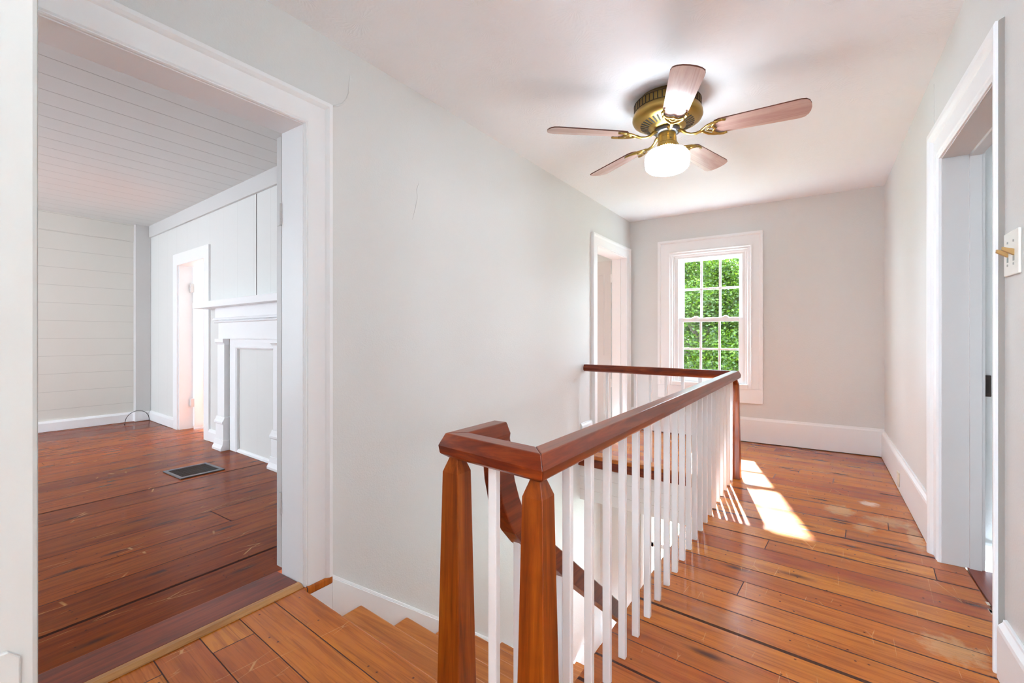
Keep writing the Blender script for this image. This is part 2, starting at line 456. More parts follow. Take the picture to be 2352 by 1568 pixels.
m = MB()
m.box(XR, XR+0.12, -3.2, 1.973, 0, ZC+0.05); m.box(XR, XR+0.12, 2.754, YF, 0, ZC+0.05); m.box(XR, XR+0.12, 1.973, 2.754, 1.809, ZC+0.05)
wr = struct(m.build('wall_right', M['wall']))
MB().tube([(XR, 2.90, 1.975), (XR, 2.905, 2.05), (XR, 2.90, 2.12), (XR, 2.91, 2.2)], [0.0015, 0.0025, 0.002, 0.001], 6).build('plaster_crack', M['wall'], wr, smooth=True)

m = MB().box(XL-0.14, XR+0.12, -0.05, YF+0.1, ZC, ZC+0.06)
struct(m.build('ceiling', M['ceiling']))

# near wall the camera looks past (end of the wall on the left edge of the photograph)
m = MB().box(XL-0.14, -0.55, -0.06, 0.0963, 0, ZC+0.02)
M['near_shade'] = paint('near_wall_shaded', srgb(168, 166, 161), 0.5, 60, 0.15, 0.001)  # darker copy of the wall paint, stands in for shade on the wall end
wn_ = struct(m.build('wall_near', M['near_shade'], bevel=0.004))
MB().prism([(0.03, 0.66), (0.078, 0.66), (0.0855, 0.668), (0.0855, 0.736), (0.078, 0.744), (0.03, 0.744)], 0, -0.552, -0.5475).build('strike_plate', M['near_shade'], wn_, bevel=0.0015)
# room behind the camera
m = MB()
m.box(-2.1, -2.0, -3.2, -0.06, 0, 2.3); 
m.box(-2.1, -1.95, -3.3, -3.15, 0, 2.3); m.box(-0.85, 0.6, -3.3, -3.15, 0, 2.3)
m.box(-1.95, -0.85, -3.3, -3.15, 0, 0.6); m.box(-1.95, -0.85, -3.3, -3.15, 2.1, 2.3)
struct(m.build('wall_back', M['wall']))
struct(MB().box(-2.1, 0.6, -3.3, -0.05, 2.262, 2.32).build('ceiling', M['ceiling']))

# floors (hall and landing are one boarded floor around the stair opening)
SK = -0.075
poly = [(-2.0, -3.2), (0.532, -3.2), (0.532, 4.9), (XL, 4.9), (XL, 3.56), (-0.59, 3.475), (-0.59, 0.955), (-1.690, 1.037), (-1.690, 1.165), (XL, 1.165), (XL, -0.05), (-2.0, -0.05)]
struct(MB().prism(poly, 2, -0.032, 0.0).build('floor', M['floor'], bevel=0.006))
# brown edge boards and white lining of the stair opening
struct(MB().prism([(XL, 3.57), (-0.60, 3.485), (-0.60, 3.51), (XL, 3.595)], 2, -0.10, -0.032).build('trim_1', M['rail_x'], bevel=0.002))
struct(MB().box(-0.585, -0.565, 0.97, 3.47, -0.15, -0.032).build('trim_2', M['trim']))
m = MB()
m.prism([(XL, 3.60), (-0.59, 3.515), (-0.59, 3.60), (XL, 3.685)], 2, -0.40, -0.10)
struct(m.build('wall_stair_header', M['well_boards']))
m = MB()
m.box(-0.57, -0.47, 0.9, 4.2, -2.0, -0.033)
m.box(XL, -0.5, 0.80, 0.90, -2.0, -0.04)
struct(m.build('wall_stair_right', M['wall']))
m = MB()
m.box(XL, -1.27, 4.05, 4.17, -2.0, -0.036); m.box(-0.63, -0.4, 4.05, 4.17, -2.0, -0.036)
m.box(-1.27, -0.63, 4.05, 4.17, -2.0, -1.3); m.box(-1.27, -0.63, 4.05, 4.17, -0.40, -0.036)
struct(m.build('wall_stair_far', M['wall']))
struct(MB().box(XL-0.1, -0.4, 3.3, 4.2, -2.0, -1.92).build('floor_lower', M['floor']))
# casing of a doorway low on the stair wall
m = MB()
w2 = structure('window_2', (-0.95, 4.06, -0.85))
casing_frame(m, -1.25, -0.65, -0.42, cprof(0.07), lambda a, z, h: (a, 4.05-h, z), bottom=-1.3)
m.build('window_casing', M['trim'], w2)
m = MB(); m.box(-1.25, -1.22, 4.07, 4.11, -1.3, -0.42); m.box(-0.68, -0.65, 4.07, 4.11, -1.3, -0.42)
m.box(-1.25, -0.65, 4.07, 4.11, -0.45, -0.42); m.box(-1.25, -0.65, 4.07, 4.11, -1.3, -1.26); m.box(-1.25, -0.65, 4.07, 4.11, -0.87, -0.83)
m.box(-0.96, -0.94, 4.075, 4.105, -1.3, -0.42)
m.build('window_sash', M['trim'], w2, bevel=0.002)
MB().box(-1.22, -0.68, 4.088, 4.092, -1.26, -0.45).build('window_glass', M['glass'], w2)

# ------------------------------------------------------------ baseboards and right wall trim
def base_y(name, x0, x1, y, h, mat='trim', t=0.018):   # along X, facing -Y
    m = MB().prism([(y, 0.004), (y-t, 0.004), (y-t, h-0.022), (y-t*0.72, h-0.014), (y-t*0.6, h), (y, h)], 0, x0, x1)
    return struct(m.build(name, M[mat], bevel=0.002))
base_y('baseboard_far', -1.70, XR-0.001, YF, 0.235)
def base_x(name, x, y0, y1, h, sgn, mat='trim', t=0.020, z0=0.003):
    pts = [(x, z0), (x+sgn*t, z0), (x+sgn*t, h-0.03), (x+sgn*t*0.9, h-0.02), (x+sgn*t*0.45, h-0.008), (x+sgn*t*0.4, h), (x, h)]
    m = MB().prism(pts, 1, y0, y1)
    return struct(m.build(name, M[mat], bevel=0.0015))
base_x('baseboard_right', XR, 2.862, YF-0.018, 0.222, -1, t=0.022)
base_x('baseboard_right_near', XR, -3.1, 1.90, 0.178, -1, t=0.022)
base_x('baseboard_left', XL, 3.615, 3.838, 0.25, 1, t=0.02)
# dark gap under the far baseboard
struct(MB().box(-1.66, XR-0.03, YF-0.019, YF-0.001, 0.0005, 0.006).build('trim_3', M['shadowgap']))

# stair skirt on left wall, oak landing return
def line_z(y): return -0.012 - 0.79*(y-1.165)
m = MB().prism([(1.165, -0.30), (1.165, line_z(1.165)), (3.58, line_z(3.58)), (3.58, line_z(3.58)-0.38)], 0, XL, XL+0.022)
m.box(XL, XL+0.022, 0.96, 1.165, -0.30, -0.033)
m.prism([(1.165, line_z(1.165)), (3.58, line_z(3.58)), (3.58, line_z(3.58)+0.014), (1.165, line_z(1.165)+0.014)], 0, XL, XL+0.013)
struct(m.build('trim_4', M['trim'], bevel=0.002))

# ------------------------------------------------------------ door_1 : big opening on the left wall
d1 = structure('door_1', (XL, 0.64, 0))
m = MB(); casing_frame(m, 0.24, 1.043, 1.853, cprof(0.122, 0.017, 0.03), lambda a, z, h: (XL+h, a, z), bottom=0.0)
m.build('door_casing', M['trim'], d1)
m = MB(); XJ = XL-0.150
m.box(XJ, XL+0.004, 0.22, 0.24, 0, 1.853); m.box(XJ, XL+0.004, 1.043, 1.060, 0.0, 1.853); m.box(XJ, XL+0.004, 0.22, 1.060, 1.853, 1.872)
m.box(XJ+0.04, XL-0.045, 0.24, 0.250, 0, 1.853)
m.build('door_jamb', M['trim'], d1, bevel=0.0015)
leaf = MB().box(XJ-0.045, XJ-0.008, 1.046, 1.84, 0.030, 1.846).build('door_leaf', M['trim_grey'], d1, bevel=0.002)
for zc_ in (1.515, 0.305):
    m = MB()
    m.lathe([(0.0055, -0.045), (0.0055, -0.018), (0.0045, -0.0175), (0.0045, -0.0165), (0.0055, -0.016), (0.0055, 0.012), (0.0045, 0.0125), (0.0045, 0.014), (0.0055, 0.0145), (0.0055, 0.045)], (XJ-0.003, 1.040, zc_), 10)
    m.box(XJ-0.036, XJ-0.003, 1.0435, 1.0458, zc_-0.045, zc_+0.045)
    m.build('hinge', M['trim_grey'], leaf)
MB().box(XJ-0.0075, XJ-0.0005, 1.052, 1.064, 0.03, 1.846).build('shadow_strip', M['shadowgap'], leaf)

# ------------------------------------------------------------ left room
def FW(x, y, z):   # fireplace wall frame: x along the wall, y out of it (negative = into the room)
    a = math.atan(-0.058); ca, sa = math.cos(a), math.sin(a)
    dx = x+6.6
    return (-6.6 + dx*ca - y*sa, 2.10 + dx*sa + y*ca, z)
m = MB(); m.box(-6.85, -6.70, -2.6, 2.2, 0, 2.36)
m.box(-6.70, -6.685, -2.6, 2.0, 2.125, 2.33)
struct(m.build('wall_left_room_far', M['left_wall']))
struct(MB().box(-6.70, -6.63, 1.955, 2.10, 0, 2.33).build('trim_5', M['trim_grey'], bevel=0.002))
# thin overlapping board edges are in the paint; baseboards
struct(MB().prism([(-6.70, 0.012), (-6.672, 0.012), (-6.672, 0.10), (-6.682, 0.122), (-6.70, 0.122)], 1, -2.6, 1.955).build('baseboard_left_room_far', M['trim'], bevel=0.002))
struct(MB().box(-6.69, -6.612, 1.943, 2.09, 0.014, 0.118).build('baseboard_corner', M['trim'], bevel=0.003))
m = MB(FW)
m.box(-6.8, -5.679, 0, 0.11, 0, 2.36); m.box(-4.931, -1.85, 0, 0.11, 0, 2.36); m.box(-5.679, -4.931, 0, 0.11, 1.784, 2.36)
struct(m.build('wall_fireplace', M['left_vert']))
m = MB(FW); m.box(-6.62, -1.9, -0.022, 0, 2.185, 2.33)
struct(m.build('trim_6', M['trim_grey'], bevel=0.002))
m = MB(FW); m.box(-3.856, -3.848, -0.0015, 0.001, 1.33, 2.185)
struct(m.build('trim_7', M['shadowgap']))
m = MB(FW); m.prism([(-0.0, 0.013), (-0.022, 0.013), (-0.022, 0.10), (-0.012, 0.125), (0, 0.125)], 0, -6.6, -5.79)
m.prism([(-0.0, 0.013), (-0.022, 0.013), (-0.022, 0.10), (-0.012, 0.125), (0, 0.125)], 0, -4.815, -4.44)
struct(m.build('baseboard_fireplace_wall', M['trim'], bevel=0.002))
struct(MB().box(-6.8, -1.85, -2.6, 2.3, 2.32, 2.38).build('ceiling_left_room', M['left_ceiling']))
m = MB(); m.box(-6.8, -5.8, -2.6, -2.48, 0, 2.36); m.box(-4.75, -1.72, -2.6, -2.48, 0, 2.36)
m.box(-5.95, -4.75, -2.6, -2.48, 0, 0.6); m.box(-5.95, -4.75, -2.6, -2.48, 2.08, 2.36)
m.box(XL-0.14, XL-0.12, -2.5, 0.0, 0, 2.36)
struct(m.build('wall_left_room_near', M['left_wall']))
struct(MB().box(-6.8, -1.898, -2.6, 2.16, -0.03, 0.010).build('floor_left_room', M['floor_left']))
struct(MB().box(-1.897, -1.743, 0.242, 1.041, -0.03, 0.012).build('trim_8', M['redboard'], bevel=0.003))
struct(MB().prism([(-1.742, 0.0005), (-1.705, 0.0005), (-1.707, 0.006), (-1.722, 0.013), (-1.742, 0.013)], 1, 0.242, 1.041).build('trim_9', M['oak'], bevel=0.001))

# door_2 in the fireplace wall, into the bright room
d2 = structure('door_2', FW(-5.3, 0, 0))
m = MB(FW); casing_frame(m, -5.68, -4.94, 1.765, [(0, -0.003), (0, 0.018), (0.123, 0.018), (0.123, -0.003)], lambda a, z, h: (a, -h, z))
m.build('door_casing', M['trim'], d2, bevel=0.002)
m = MB(FW); m.box(-5.68, -5.66, -0.002, 0.13, 0, 1.765); m.box(-4.95, -4.93, -0.002, 0.13, 0, 1.765); m.box(-5.68, -4.93, -0.002, 0.13, 1.765, 1.785)
m.build('door_jamb', M['trim'], d2)
m = MB(FW)
def leaf_panels(m, x0, x1, y0, y1, z0, z1, axis):
    pass
a2 = R(97)
def D2(x, y, z):
    ca, sa = math.cos(a2), math.sin(a2); return FW(-5.655 + x*ca - y*sa, 0.12 + x*sa + y*ca, z)
m = MB(D2); m.box(0, 0.70, -0.036, 0, 0.03, 1.755)
for (pz0, pz1) in ((0.18, 0.78), (0.92, 1.62)):
    for (px0, px1) in ((0.09, 0.32), (0.38, 0.61)):
        m.box(px0, px1, -0.040, -0.034, pz0, pz1)
lf2 = m.build('door_leaf', M['trim'], d2, bevel=0.003)
for zc_ in (1.53, 0.29):
    m = MB(D2); m.box(-0.028, 0.0, -0.03, -0.002, zc_-0.045, zc_+0.045)
    for k in range(5): m.box(-0.031, -0.027, -0.03, 0.0, zc_-0.043+k*0.018, zc_-0.031+k*0.018)
    m.build('hinge', M['trim_grey'], lf2)
# bright room behind it
m = MB(); m.box(-7.4, -7.3, 2.1, 4.7, 0, 2.4); m.box(-4.35, -4.25, 2.05, 4.7, 0, 2.4)
m.box(-7.4, -6.2, 4.6, 4.7, 0, 2.4); m.box(-5.2, -4.25, 4.6, 4.7, 0, 2.4); m.box(-6.2, -5.2, 4.6, 4.7, 0, 0.5); m.box(-6.2, -5.2, 4.6, 4.7, 2.0, 2.4)
struct(m.build('wall_north_room', M['trim']))
struct(MB().box(-7.4, -4.25, 2.06, 4.7, 2.36, 2.44).build('ceiling_north_room', M['ceiling']))
struct(MB().box(-7.4, -4.25, 2.16, 4.7, -0.03, 0.009).build('floor_north_room', M['floor_left']))

# mantelpiece
mp = thing('mantelpiece', 'white painted wooden mantelpiece with long shelf and two pilasters, its opening boarded up', 'mantelpiece', FW(-3.85, -0.05, 0.012))
MB(FW).box(-4.80, -2.95, -0.155, -0.0005, 1.262, 1.318).build('mantel_shelf', M['trim'], mp, bevel=0.002)
m = MB(FW); m.box(-4.50, -3.20, -0.075, -0.0005, 1.16, 1.262)
m.prism([(-0.0, 1.150), (-0.090, 1.150), (-0.090, 1.160), (-0.082, 1.168), (-0.075, 1.172), (-0.0, 1.172)], 0, -4.52, -3.18)
m.prism([(-0.0, 1.128), (-0.080, 1.128), (-0.084, 1.136), (-0.078, 1.144), (0, 1.144)], 0, -4.51, -3.19)
m.build('bed_moulding', M['trim'], mp, bevel=0.0015)
MB(FW).box(-4.46, -3.24, -0.062, -0.0005, 0.985, 1.15).build('frieze', M['trim'], mp, bevel=0.001)
for px in (-4.455, -3.415):
    m = MB(FW); w = 0.165
    m.box(px+0.01, px+w-0.01, -0.075, -0.0005, 0.30, 0.94)
    m.prism([(0, 0.935), (-0.078, 0.935), (-0.082, 0.945), (-0.092, 0.955), (-0.092, 0.985), (0, 0.985)], 0, px-0.008, px+w+0.008)
    m.prism([(0, 0.235), (-0.088, 0.235), (-0.098, 0.245), (-0.098, 0.26), (-0.086, 0.275), (-0.078, 0.30), (0, 0.30)], 0, px-0.006, px+w+0.006)
    m.box(px, px+w, -0.086, -0.0005, 0.10, 0.235)
    m.prism([(0, 0.011), (-0.112, 0.011), (-0.112, 0.03), (-0.096, 0.06), (-0.090, 0.10), (0, 0.10)], 0, px-0.012, px+w+0.012)
    m.build('pilaster', M['trim'], mp, bevel=0.0015)
m = MB(FW)
casing_frame(m, -4.14, -3.45, 0.90, [(0, 0.0), (0, 0.034), (0.012, 0.044), (0.022, 0.036), (0.055, 0.040), (0.13, 0.040), (0.13, 0)], lambda a, z, h: (a, -h-0.0008, z), bottom=0.012)
m.build('surround_frame', M['trim'], mp)
m = MB(FW); m.box(-4.15, -3.44, -0.016, -0.0006, 0.012, 0.91)
m.build('fireboard', M['left_vert'], mp)
m = MB(FW); m.prism([(-0.016, 0.0115), (-0.036, 0.0115), (-0.034, 0.028), (-0.027, 0.036), (-0.016, 0.038)], 0, -4.14, -3.45)
m.build('quarter_round', M['trim'], mp, smooth=False)

# floor register
rg = thing('floor_register', 'black metal floor register with grey frame set in the wooden floor before the mantelpiece', 'floor vent', (-3.83, 1.48, 0.010))
m = MB(); X0, X1, Y0, Y1, H = -3.985, -3.675, 1.335, 1.620, 0.010
m.box(X0, X0+0.03, Y0, Y1, H, H+0.009); m.box(X1-0.03, X1, Y0, Y1, H, H+0.009); m.box(X0+0.03, X1-0.03, Y0, Y0+0.022, H, H+0.009); m.box(X0+0.03, X1-0.03, Y1-0.022, Y1, H, H+0.009)
m.build('frame', M['grille_frame'], rg, bevel=0.003)
m = MB()
for k in range(17): m.box(X0+0.034+k*0.0145, X0+0.040+k*0.0145, Y0+0.022, Y1-0.022, H+0.0015, H+0.006)
for k in range(9): m.box(X0+0.03, X1-0.03, Y0+0.034+k*0.0265, Y0+0.038+k*0.0265, H+0.0015, H+0.005)
m.build('grille', M['grille'], rg)
MB().box(X0+0.028, X1-0.028, Y0+0.02, Y1-0.02, H+0.0002, H+0.0012).build('duct_opening', M['shadowgap'], rg)

# loop of cable in the corner
pts = []
for k in range(25):
    t = k/24; a = math.pi*(1-t)
    pts.append((-6.56 + 0.02*math.sin(t*3.1), 1.945+0.118*math.cos(a)+ (0.01 if t<0.5 else 0.0), 0.014+0.135*math.sin(a)**0.85 if 0 < t < 1 else 0.014))
pts = [(-6.49, 1.815, 0.013), (-6.53, 1.822, 0.013)] + pts
o = MB().tube(pts, 0.0032, 6).build('cable', M['black'], smooth=True, loc=(-6.56, 1.94, 0.012))
tag(o, 'thin black cable looping up from the floor in the corner of the left room', 'cable')

# ------------------------------------------------------------ door_3 : far door on the left wall
d3 = structure('door_3', (XL, 4.33, 0))
m = MB(); casing_frame(m, 3.953, 4.72, 1.843, cprof(0.115, 0.016, 0.027), lambda a, z, h: (XL+h, a, z), bottom=0.0)
m.build('door_casing', M['trim'], d3)
m = MB(); m.box(XJ, XL+0.003, 3.935, 3.953, 0, 1.843); m.box(XJ, XL+0.003, 4.72, 4.738, 0, 1.843); m.box(XJ, XL+0.003, 3.935, 4.738, 1.843, 1.86)
m.box(XL-0.09, XL-0.05, 4.708, 4.72, 0, 1.843)
m.build('door_jamb', M['trim'], d3, bevel=0.001)
m = MB(); x1 = XJ-0.012
m.box(x1-0.72, x1, 4.722, 4.757, 0.02, 1.835)
for (z0, z1) in ((0.15, 0.62), (0.80, 1.68)):
    for (x0_, x1_) in ((x1-0.63, x1-0.40), (x1-0.32, x1-0.09)):
        casing_frame(m, x0_, x1_, z1, [(0, 0.0), (0.004, 0.006), (0.014, 0.002), (0.016, 0.0)], lambda a, z, h: (a, 4.722-h, z), bottom=z0)
lf3 = m.build('door_leaf', M['trim_grey'], d3, bevel=0.001)
for zc_ in (1.64, 0.5):
    MB().lathe([(0.006, -0.045), (0.006, 0.045)], (x1+0.006, 4.716, zc_), 10).build('hinge', M['trim'], lf3)
# room behind it
m = MB(); m.box(-4.6, -4.5, 2.4, 5.4, 0, 2.4); m.box(-4.5, XL-0.13, 2.4, 2.5, 0, 2.4)
m.box(-4.5, -4.15, 5.25, 5.35, 0, 2.4); m.box(-3.05, -1.73, 5.25, 5.35, 0, 2.4); m.box(-4.15, -3.05, 5.25, 5.35, 0, 0.6); m.box(-4.15, -3.05, 5.25, 5.35, 1.95, 2.4)
m.box(XL-0.11, XL-0.01, 5.0, 5.3, 0, 2.4)
struct(m.build('wall_back_bedroom', M['wall']))
struct(MB().box(-4.6, XL-0.02, 2.4, 5.4, 2.263, 2.33).build('ceiling_back_bedroom', paint('tan_ceiling_paint', srgb(178, 160, 138), 0.7)))
struct(MB().box(-4.25, XL-0.134, 2.4, 5.4, -0.03, -0.001).build('floor_back_bedroom', M['floor_left']))

# ------------------------------------------------------------ door_4 : doorway on the right wall
d4 = structure('door_4', (XR, 2.36, 0))
m = MB()
def D4(a, z, h): return (XR-h, a, z)
# far side, head and near side; the near leg is slimmer, as in the house
prof = [(0.003, -0.004), (0.003, 0.012), (0.008, 0.017), (0.02, 0.013), (0.024, 0.017), (0.08, 0.017), (0.088, 0.028), (0.098, 0.036), (0.114, 0.036), (0.120, 0.03), (0.120, -0.004)]
vs, fs = [], []
for d, h in prof:
    dn = d*0.54
    for a, z in ((1.992-dn, 0.0), (1.992-dn, 1.79+d*1.25), (2.735+d, 1.79+d*1.25), (2.735+d, 0.0)): vs.append(D4(a, z, h if a > 2 else h*0.62))
k = len(prof)
for j in range(k):
    j2 = (j+1) % k
    for i in range(3): fs.append((j*4+i, j*4+i+1, j2*4+i+1, j2*4+i))
fs += [tuple(j*4 for j in range(k)), tuple(j*4+3 for j in range(k))]
m.add(vs, fs)
m.build('door_casing', M['trim'], d4)
MB().prism([(XR, 0.0), (XR-0.0125, 0.0), (XR-0.0125, 1.938), (XR, 1.944)], 1, 1.9225, 1.9268).build('edge_shade', paint('shaded_grey_edge', srgb(150, 145, 139), 0.7, 60, 0.3, 0.001), d4)  # dark strip added so the casing's near side reads as shaded
m = MB(); X4 = XR+0.135
m.box(XR-0.003, X4, 2.735, 2.755, 0, 1.79); m.box(XR-0.003, X4, 1.972, 1.992, 0, 1.79); m.box(XR-0.003, X4, 1.972, 2.755, 1.79, 1.81)
m.box(X4-0.05, X4-0.012, 2.723, 2.735, 0.0, 1.79); m.box(X4-0.05, X4-0.012, 1.99, 2.735, 1.778, 1.79)
m.build('door_jamb', M['trim_grey'], d4, bevel=0.0015)
struct(MB().box(0.533, 0.66, 1.992, 2.735, -0.03, 0.004).build('trim_10', M['redboard'], bevel=0.002))
m = MB()
rr = random.Random(3)
for k in range(60):
    y = 2.0+rr.random()**1.4*0.42; w = 0.004+rr.random()*0.012; l = 0.008+rr.random()*0.03; x = 0.512+rr.random()*0.035
    m.box(x, x+w, y, y+l, 0.0002, 0.0012+0.0*l+ (0.004 if x > 0.533 else 0))
tag(m.build('paint_flakes', M['dirt'], loc=(0.52, 2.2, 0.001)), 'flaked white paint along the floor joint of the right doorway', 'paint flakes')
bpy.data.objects['paint_flakes']['kind'] = 'stuff'
# room beyond
m = MB(); m.box(X4, 3.4, 2.87, 2.97, 0, 2.3); m.box(3.3, 3.4, 0.5, 2.3, 0, 2.3); m.box(3.3, 3.4, 2.8, 2.97, 0, 2.3); m.box(3.3, 3.4, 2.3, 2.8, 0, 1.3); m.box(3.3, 3.4, 2.3, 2.8, 1.75, 2.3)
m.box(0.575, 3.4, 0.5, 0.6, 0, 2.3)
struct(m.build('wall_right_room', M['wall']))
struct(MB().prism([(2.87, 0.003), (2.852, 0.003), (2.852, 0.075), (2.858, 0.085), (2.87, 0.085)], 0, X4-0.012, 3.3).build('baseboard_right_room', M['trim'], bevel=0.002))
struct(MB().box(0.57, 3.4, 0.5, 2.97, 2.28, 2.34).build('ceiling_right_room', M['ceiling']))
struct(MB().box(0.661, 3.4, 0.5, 2.97, -0.03, 0.0).build('floor_right_room', M['floor_left']))
m = MB(); m.box(0.613, 0.636, 2.861, 2.8695, 0.735, 0.83)
sp = tag(m.build('latch_plate', M['dark'], bevel=0.002, loc=(0.605, 2.869, 0.78)), 'small dark metal latch plate on the wall seen through the right doorway', 'latch plate')
m = MB(); m.box(0.619, 0.629, 2.8585, 2.861, 0.752, 0.812); m.build('latch_slot', M['brass_dark'], None).parent = sp
bpy.data.objects['latch_slot'].location = (-0.605, -2.869, -0.78)

# ------------------------------------------------------------ window_1 in the far wall
w1 = structure('window_1', (-0.9, YF, 0.5))
GX0, GX1 = -1.161, -0.643
m = MB()
casing_frame(m, -1.292, -0.5497, 1.886, [(0, -0.003), (0, 0.018), (0.085, 0.018), (0.09, 0.026), (0.098, 0.03), (0.116, 0.03), (0.118, -0.003)],
             lambda a, z, h: (a, YF-h, z), bottom=0.505)
m.build('window_casing', M['trim'], w1)
m = MB()
casing_frame(m, -1.235, -0.585, 1.822, [(0, -0.004), (0, 0.004), (0.012, 0.010), (0.02, 0.010), (0.028, 0.022), (0.042, 0.022), (0.05, 0.034), (0.060, 0.034), (0.060, -0.004)],
             lambda a, z, h: (a, YF-h, z), bottom=0.505)
m.build('inner_moulding', M['trim'], w1)
m = MB()
m.box(-1.262, -0.555, YF-0.045, YF+0.09, 0.505, 0.548); m.build('window_sill', M['trim'], w1, bevel=0.005)
MB().box(-1.410, -0.4317, YF-0.022, YF, 0.369, 0.504).build('apron', M['trim'], w1, bevel=0.004)
m = MB()
m.box(-1.238, -1.205, YF, YF+0.11, 0.548, 1.8045); m.box(-0.608, -0.582, YF, YF+0.11, 0.548, 1.8045); m.box(-1.238, -0.582, YF, YF+0.11, 1.805, 1.83)
m.build('window_frame', M['trim'], w1)
def sash(z0, z1, y, rail_t, rail_b, side, mids):
    m = MB(); t = 0.032
    m.box(GX0-side, GX0, y, y+t, z0, z1); m.box(GX1, GX1+side, y, y+t, z0, z1)
    m.box(GX0, GX1, y, y+t, z1-rail_t, z1); m.box(GX0, GX1, y, y+t, z0, z0+rail_b)
    for x in (-0.992, -0.816): m.box(x-0.0095, x+0.0095, y+0.004, y+t-0.004, z0+rail_b, z1-rail_t)
    m.box(GX0, GX1, y+0.005, y+t-0.005, mids-0.0095, mids+0.0095)
    s_ = m.build('window_sash', M['trim'], w1, bevel=0.0018)
    MB().box(GX0, GX1, y+0.015, y+0.018, z0+rail_b, z1-rail_t).build('window_glass', M['glass'], s_)
    return s_
s_up = sash(1.165, 1.808, YF+0.052, 0.028, 0.032, 0.044, 1.490)
s_lo = sash(0.549, 1.195, YF+0.018, 0.040, 0.055, 0.044, 0.880)
m = MB()
for x in (-1.04, -0.765):
    m.box(x-0.03, x+0.03, YF+0.012, YF+0.04, 1.195, 1.203); m.box(x-0.012, x+0.02, YF+0.015, YF+0.035, 1.203, 1.214)
m.build('sash_lock', M['ivory'], s_lo, bevel=0.002)

# ------------------------------------------------------------ staircase
st = thing('staircase', 'worn orange pine stairs going down beside the left wall', 'stairs', (-1.2, 1.1, -0.2))
RI, RU = 0.192, 0.272
for k in range(9):
    z = -RI*(k+1); yn = 1.037+RU*(k+1); yb = yn-RU-0.03
    def TS(x, y, z): return (x, y+SK*(x+1.69), z)
    m = MB(TS); m.box(-1.694, -0.70, yb, yn, z-0.03, z)
    m.build('tread', M['tread'], st, bevel=0.008)
    m = MB(TS); m.box(-1.694, -0.72, yb+0.005, yb+0.02, z, z+RI-0.031); m.build('riser', M['tread'], st)
m = MB(); m.prism([(1.05, -0.05), (1.30, -0.23), (3.5, -1.83), (3.5, -1.92), (1.0, -1.92)], 0, -0.725, -0.705)
m.build('stringer', M['trim'], st)

# ------------------------------------------------------------ railing
N2, N1, N3 = (-0.494, 0.833), (-0.755, 0.872), (-0.494, 3.575)
rl = thing('stair_railing', 'reddish wood handrail with tapered newel posts and square white balusters around the stair opening', 'railing', (N2[0], N2[1], 0))
RZ = 0.700
prof = [(-0.018, 0.0), (0.018, 0.0), (0.033, 0.010), (0.036, 0.030), (0.022, 0.060), (-0.022, 0.060), (-0.036, 0.030), (-0.033, 0.010)]
def miter_rail(path, i, mat, z=RZ):
    """segment i of a mitred horizontal rail"""
    P = [Vector((*p, 0)) for p in path]
    def off(j, side):
        d = []
        if j > 0: d.append((P[j]-P[j-1]).normalized())
        if j < len(P)-1: d.append((P[j+1]-P[j]).normalized())
        n_ = [Vector((q.y, -q.x, 0)) for q in d]
        if len(n_) == 1: return n_[0]
        b = (n_[0]+n_[1]).normalized(); return b/ b.dot(n_[0])
    a, b = off(i, 0), off(i+1, 0)
    k = len(prof)
    vs = [tuple(P[i]+a*l+Vector((0,0,z+h))) for l, h in prof] + [tuple(P[i+1]+b*l+Vector((0,0,z+h))) for l, h in prof]
    fs = [tuple(range(k-1,-1,-1)), tuple(range(k, 2*k))] + [(q, (q+1)%k, k+(q+1)%k, k+q) for q in range(k)]
    return MB().add(vs, fs).build('handrail', M[mat], rl, bevel=0.003)
path = [(XL+0.002, 3.705), N3, N2, N1, (-0.755, 1.062)]
miter_rail(path, 0, 'rail_x'); miter_rail(path, 1, 'rail_y'); miter_rail(path, 2, 'rail_x'); miter_rail(path, 3, 'rail_y')
for (nx, ny) in (N2, N1, N3):
    MB().taper(nx, ny, [(0.0, 0.0375), (0.664, 0.0255), (0.700, 0.013), (0.704, 0.013)]).build('newel_post', M['newel'], rl, bevel=0.002)
# gooseneck and raking rail down the stairs
inner = [(1.010, 0.701), (1.012, 0.65), (1.018, 0.60), (1.036, 0.535), (1.062, 0.484), (1.100, 0.428), (1.149, 0.3765), (3.30, -1.345)]
outer = [(1.062, 0.757), (1.078, 0.70), (1.086, 0.64), (1.100, 0.585), (1.125, 0.525), (1.150, 0.480), (1.190, 0.430), (3.30, -1.262)]
vs, fs = [], []
for (a_, b_) in zip(inner, outer):
    vs += [(-0.781, *a_), (-0.729, *a_), (-0.729, *b_), (-0.781, *b_)]
for j in range(len(inner)-1):
    for i in range(4): fs.append((4*j+i, 4*j+(i+1)%4, 4*j+4+(i+1)%4, 4*j+4+i))
fs += [(3,2,1,0), tuple(4*(len(inner)-1)+i for i in range(4))]
MB().add(vs, fs).build('stair_handrail', M['rail_y'], rl, bevel=0.004)
